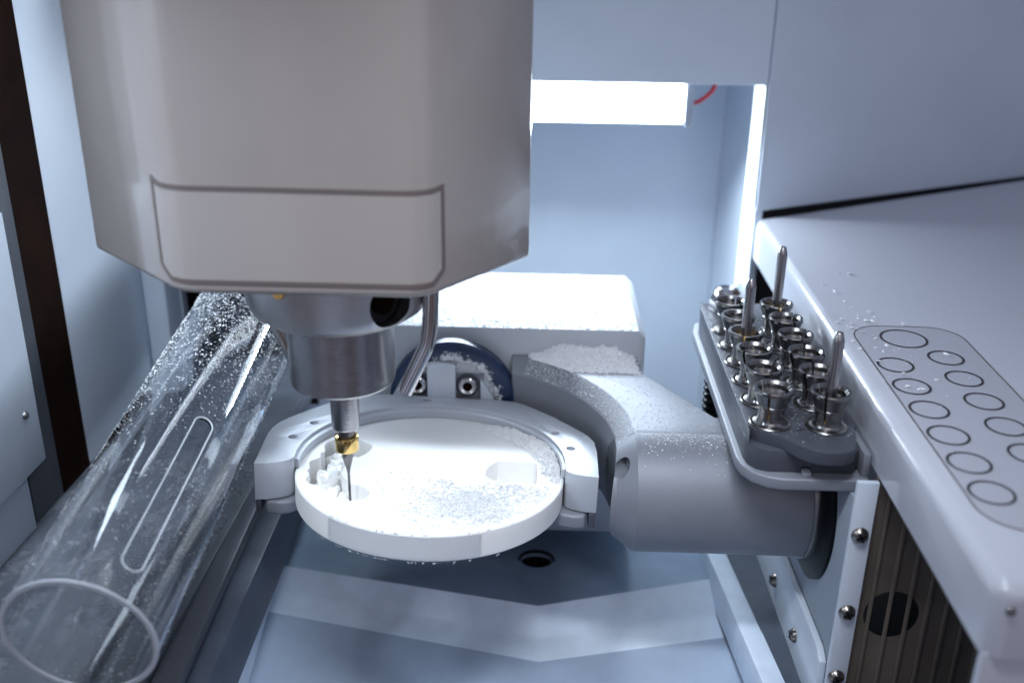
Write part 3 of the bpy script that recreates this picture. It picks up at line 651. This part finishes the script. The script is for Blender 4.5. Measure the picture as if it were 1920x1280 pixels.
def heap(name, label, x0, x1, y0, y1, nx, ny, hf, to3, m='powder'):
    """height field; hf(x,y) height in cm, dropped where <= 0"""
    V, Fc, idx = [], [], {}
    H = [[hf(x0+(x1-x0)*i/nx, y0+(y1-y0)*j/ny) for j in range(ny+1)] for i in range(nx+1)]
    def vid(i, j):
        if (i, j) not in idx:
            idx[(i, j)] = len(V); V.append(tuple(to3(x0+(x1-x0)*i/nx, y0+(y1-y0)*j/ny, max(-.01, H[i][j]))*S))
        return idx[(i, j)]
    for i in range(nx):
        for j in range(ny):
            if max(H[i][j], H[i+1][j], H[i][j+1], H[i+1][j+1]) > 0: Fc.append((vid(i,j), vid(i+1,j), vid(i+1,j+1), vid(i,j+1)))
    me = bpy.data.meshes.new(name); me.from_pydata(V, [], Fc); me.materials.append(MATS[m])
    o = bpy.data.objects.new(name, me); COL.objects.link(o)
    return tag(o, label, 'powder', kind='stuff')
TL3 = lambda x, y, z: TILT @ Vector((x, y, z))
NV = nv
def inpoly(x, y, P):
    c = False; n = len(P)
    for i in range(n):
        (x1, y1), (x2, y2) = P[i], P[i-1]
        if (y1 > y) != (y2 > y) and x < (x2-x1)*(y-y1)/(y2-y1)+x1: c = not c
    return c
def grown(P, k):
    cx = sum(p[0] for p in P)/len(P); cyy = sum(p[1] for p in P)/len(P)
    return [(cx+(x-cx)*k, cyy+(y-cyy)*k) for x, y in P]
rectg = grown(rect, 1.1); pockg = grown(pock, 1.05)
def dens(x, y):
    """how much loose powder lies at a point of the disc"""
    r = hypot(x, y)
    if r > 4.8 or inpoly(x, y, rectg) or inpoly(x, y, pockg): return 0
    d = math.exp(-((x-1.6)/2.0)**2-((y+2.6)/1.6)**2)*1.1
    a = atan2(y, x)
    if -.5 < a < 1.25 and y > -.6: d = max(d, (r-3.8)*1.0*(1 if a < 1.0 else max(0, (1.25-a)/.25)))
    d = max(d, math.exp(-((x-3.2)/1.2)**2-((y+1.4)/1.1)**2)*.8)
    return max(0, min(1, d+.3*noise.noise(Vector((x*1.3, y*1.3, 3)))*(d > .05)))
def hfd(x, y):
    r = hypot(x, y)
    if r > 4.76 or inpoly(x, y, rect) or inpoly(x, y, pock): return -1
    d = dens(x, y); n1 = noise.noise(Vector((x*5, y*5, 0))); n2 = noise.noise(Vector((x*14, y*14, 5)))
    edge = .0
    if y > 0 and x > 1.2 and r > 4.0: edge = ((r-3.9)*.30*min(1, (x-1.2))*(1+.6*n1)+.05*n2)*max(0, 1-abs(y-1.8)/3.4)
    return (d-.50)*.05+.05*n1*d+.045*n2*d+.02*d*noise.noise(Vector((x*30, y*30, 5)))-.006+edge
heap('disc_powder', 'white ceramic powder spread over the front right of the disc', -2, 4.8, -4.8, 4.8, 240, 320, hfd, TL3, 'powder_loose')
P = []
for _ in range(60000):
    r = 4.72*sqrt(rnd.random()); a = rnd.random()*2*pi; x, y = r*cos(a), r*sin(a)
    if rnd.random() < dens(x, y)**1.6*.40:
        P.append((TL3(x, y, max(0, hfd(x, y))+.01), NV, rnd.choice((.012, .016, .022, .03, .045, .06)) ))
    if len(P) > 9000: break
flakes(P, 'disc_chips', 'tiny white milling chips scattered over the front right of the disc', 'powder_loose', flat=.6)
# a few shavings hanging on the rim
P = []
for _ in range(60):
    a = radians(rnd.uniform(225, 310)); z = rnd.choice((0, TH, TH)); P.append((TL3(4.9*cos(a), 4.9*sin(a), z), Vector((cos(a), sin(a), -.4)), rnd.uniform(.02, .06)))
flakes(P, 'rim_shavings', 'few thin shavings clinging to the rim of the disc', flat=.3)
# on the holder
P = []
for _ in range(2600):
    x = rnd.uniform(3, 6.1); y = rnd.uniform(-.9, 5.0)
    if inpoly(x, y, outer) and hypot(x, y) > 5.0 and rnd.random() < .25: P.append((TL3(x, y, .502), NV, rnd.uniform(.008, .03)))
for _ in range(160):
    x = rnd.uniform(-6.2, 3); y = rnd.uniform(-1, 5.8)
    if inpoly(x, y, outer) and hypot(x, y) > 5.0: P.append((TL3(x, y, .502), NV, rnd.uniform(.006, .015)))
flakes(P, 'holder_dust', 'fine dust flecks on the right side of the ring holder')
# pile on the arm against the block
def pile(x, y):
    n1 = noise.noise(Vector((x*2.2, y*2.2, 1))); n2 = noise.noise(Vector((x*7, y*7, 2))); n3 = noise.noise(Vector((x*17, y*17, 2)))
    if hypot(x, y) < 7.42: return -1
    e = min((x-3.1)*.8, (8.1-x)*1.2, (y-5.0)*.9)
    return min(.55, e*.40)*(1+.25*n1)+.13*n2+.09*n3+.04*noise.noise(Vector((x*34, y*34, 2)))-.10
heap('powder_pile', 'heaped white powder on the arm top against the block', 2.8, 8.2, 4.6, 7.2, 150, 80, pile, lambda x, y, z: Vector((x, y, 1.70+z)))
P = []
for _ in range(4200):
    x = rnd.uniform(3, 8.1); y = rnd.uniform(4.9, 7.0); h = pile(x, y)
    if h > .02: P.append(((x, y, 1.71+h), (0,0,1), rnd.uniform(.02, .06)))
for _ in range(5200):
    x = rnd.uniform(4, 12.3); y = rnd.uniform(-.3, 6)
    if hypot(x, y) > 7.5 and inpoly(x, y, [(2.3,8.2),(8.0,8.2),(8.12,5.3),(10.45,1.45),(12.5,1.45),(12.5,.9),(9,-.2),(7,-.2)]) and rnd.random() < .42-.025*(x-7): P.append(((x, y, 1.712), (0,0,1), rnd.uniform(.008, .030)))
for _ in range(1500):     # slope of the cutout edge
    a = radians(rnd.uniform(0, 62)); r = rnd.uniform(6.8, 7.4); x, y = r*cos(a), r*sin(a)
    P.append(((x, y, 1.16+(r-6.75)/.7*.6), (-.5*cos(a), -.5*sin(a), .8), rnd.uniform(.008, .03)))
for _ in range(1100):      # round shaft
    x = rnd.uniform(7.6, 12.6); th = radians(abs(rnd.gauss(0, 15))); P.append(((x, -2.28*sin(th), -.57+2.28*cos(th)), (0, -sin(th), cos(th)), rnd.choice((.006, .008, .010, .014, .02, .035))))
flakes(P, 'arm_dust', 'white dust and chips scattered on the arm and round shaft')
# on the block
def bt(x, y):
    n1 = noise.noise(Vector((x*1.5, y*1.5, 8))); n2 = noise.noise(Vector((x*8, y*8, 2))); n3 = noise.noise(Vector((x*20, y*20, 2)))
    return .03+.02*n1+.05*n2+.03*n3-.03
heap('block_powder', 'thin powder layer on top of the bearing block', -3.4, 7.95, 7.1, 14.3, 220, 150, bt, lambda x, y, z: Vector((x, y, 2.9+z)))
P = [((rnd.uniform(-3.3, 7.9), rnd.uniform(7.05, 14.2), 2.91), (0,0,1), rnd.uniform(.02, .06)) for _ in range(5000)]
flakes(P, 'block_chips', 'small white chips lying on top of the bearing block')
# on the flange ring and hub
P = []
for _ in range(2600):
    a = rnd.gauss(pi/2-.2, .75); r = rnd.gauss(1.80, .15)+.12*sin(a*9)+.06*sin(a*23)
    x, z = r*cos(a), r*sin(a)
    if -1 < a < 4.2 and r < 2.3: P.append(((fc[0]+x, (6.08 if r > 1.88 else 6.24), fc[2]+z), (0,-1,0), rnd.uniform(.02, .06)))
flakes(P, 'flange_powder', 'crusts of white powder on the blue seal ring', flat=.8)
# rack and cover
P = []
for _ in range(1500):
    x = rnd.uniform(10.6, 14.2); y = min(10.2, rnd.uniform(-4.4, 6)+abs(rnd.gauss(0, 3)))
    if inpoly(x, y, blo): z = 3.42
    elif inpoly(x, y, base_o) and x < 10.7: z = 2.18
    else: continue
    P.append(((x, y, z+.003), (0,0,1), rnd.uniform(.008, .028)))
flakes(P, 'rack_dust', 'fine white flecks on the tool rack')
P = []
for _ in range(85):
    x = min(20, 15.1+abs(rnd.gauss(0, 1.4))); y = rnd.gauss(2.8, 2.6); P.append(((x, y, zc(y)+.02), (0,0,1), rnd.choice((.02, .03, .04, .09, .13))))
for _ in range(40):
    x = rnd.uniform(15.1, 20); y = rnd.uniform(-10, 8); P.append(((x, y, zc(y)+.02), (0,0,1), rnd.choice((.015, .02, .03))))
flakes(P, 'cover_chips', 'loose white chips scattered on the glossy cover')
# tube speckles
P = []
for _ in range(90000):
    t = rnd.uniform(0, 23); th = radians(rnd.uniform(-30, 175)); r = rnd.choice((RT_, RT_, RT_-.13))
    far = 1/(1+math.exp(-(t-9.6)*.75)); c = noise.noise(Vector((t*.9, th*2.4, 0)))*.5+.5+.35*noise.noise(Vector((t*3, th*7, 4)))
    side = math.exp(-((math.degrees(th)-70)/55)**2)
    pr = .10+1.0*far*max(0, c-.22)*side+.16*max(0, 1-abs(th-2.2)*2)*(c > .4)
    if rnd.random() < pr*.75:
        if abs(th-thc)*RT_ < .37 and 1 < t < 7.9: continue
        nr = (E1*cos(th)+E2*sin(th)); sg = 1 if r == RT_ else -1
        P.append((T3(r, th, t)+nr*sg*.005, nr*sg, rnd.choice((.008, .011, .015, .024))*(1+1.5*far)))
for _ in range(1500):
    t = rnd.uniform(0, 24); th = radians(rnd.gauss(268, 24)); nr = -(E1*cos(th)+E2*sin(th)); P.append((T3(RT_-.14, th, t), nr, rnd.uniform(.01, .035)))
flakes(P, 'tube_speckles', 'white dust speckles stuck to the walls of the clear tube', flat=.6)
# left floor dust
def fd(x, y):
    return .09*noise.noise(Vector((x*.7, y*.7, 4)))+.05*noise.noise(Vector((x*5, y*5, 1)))+.02*noise.noise(Vector((x*15, y*15, 1)))-.012
heap('floor_powder', 'patchy grey-white dust drifted on the floor beside the left wall', -15.4, -8.2, -12, 6, 150, 300, fd, lambda x, y, z: Vector((x, y, -3.195+z)), 'floor_dust')
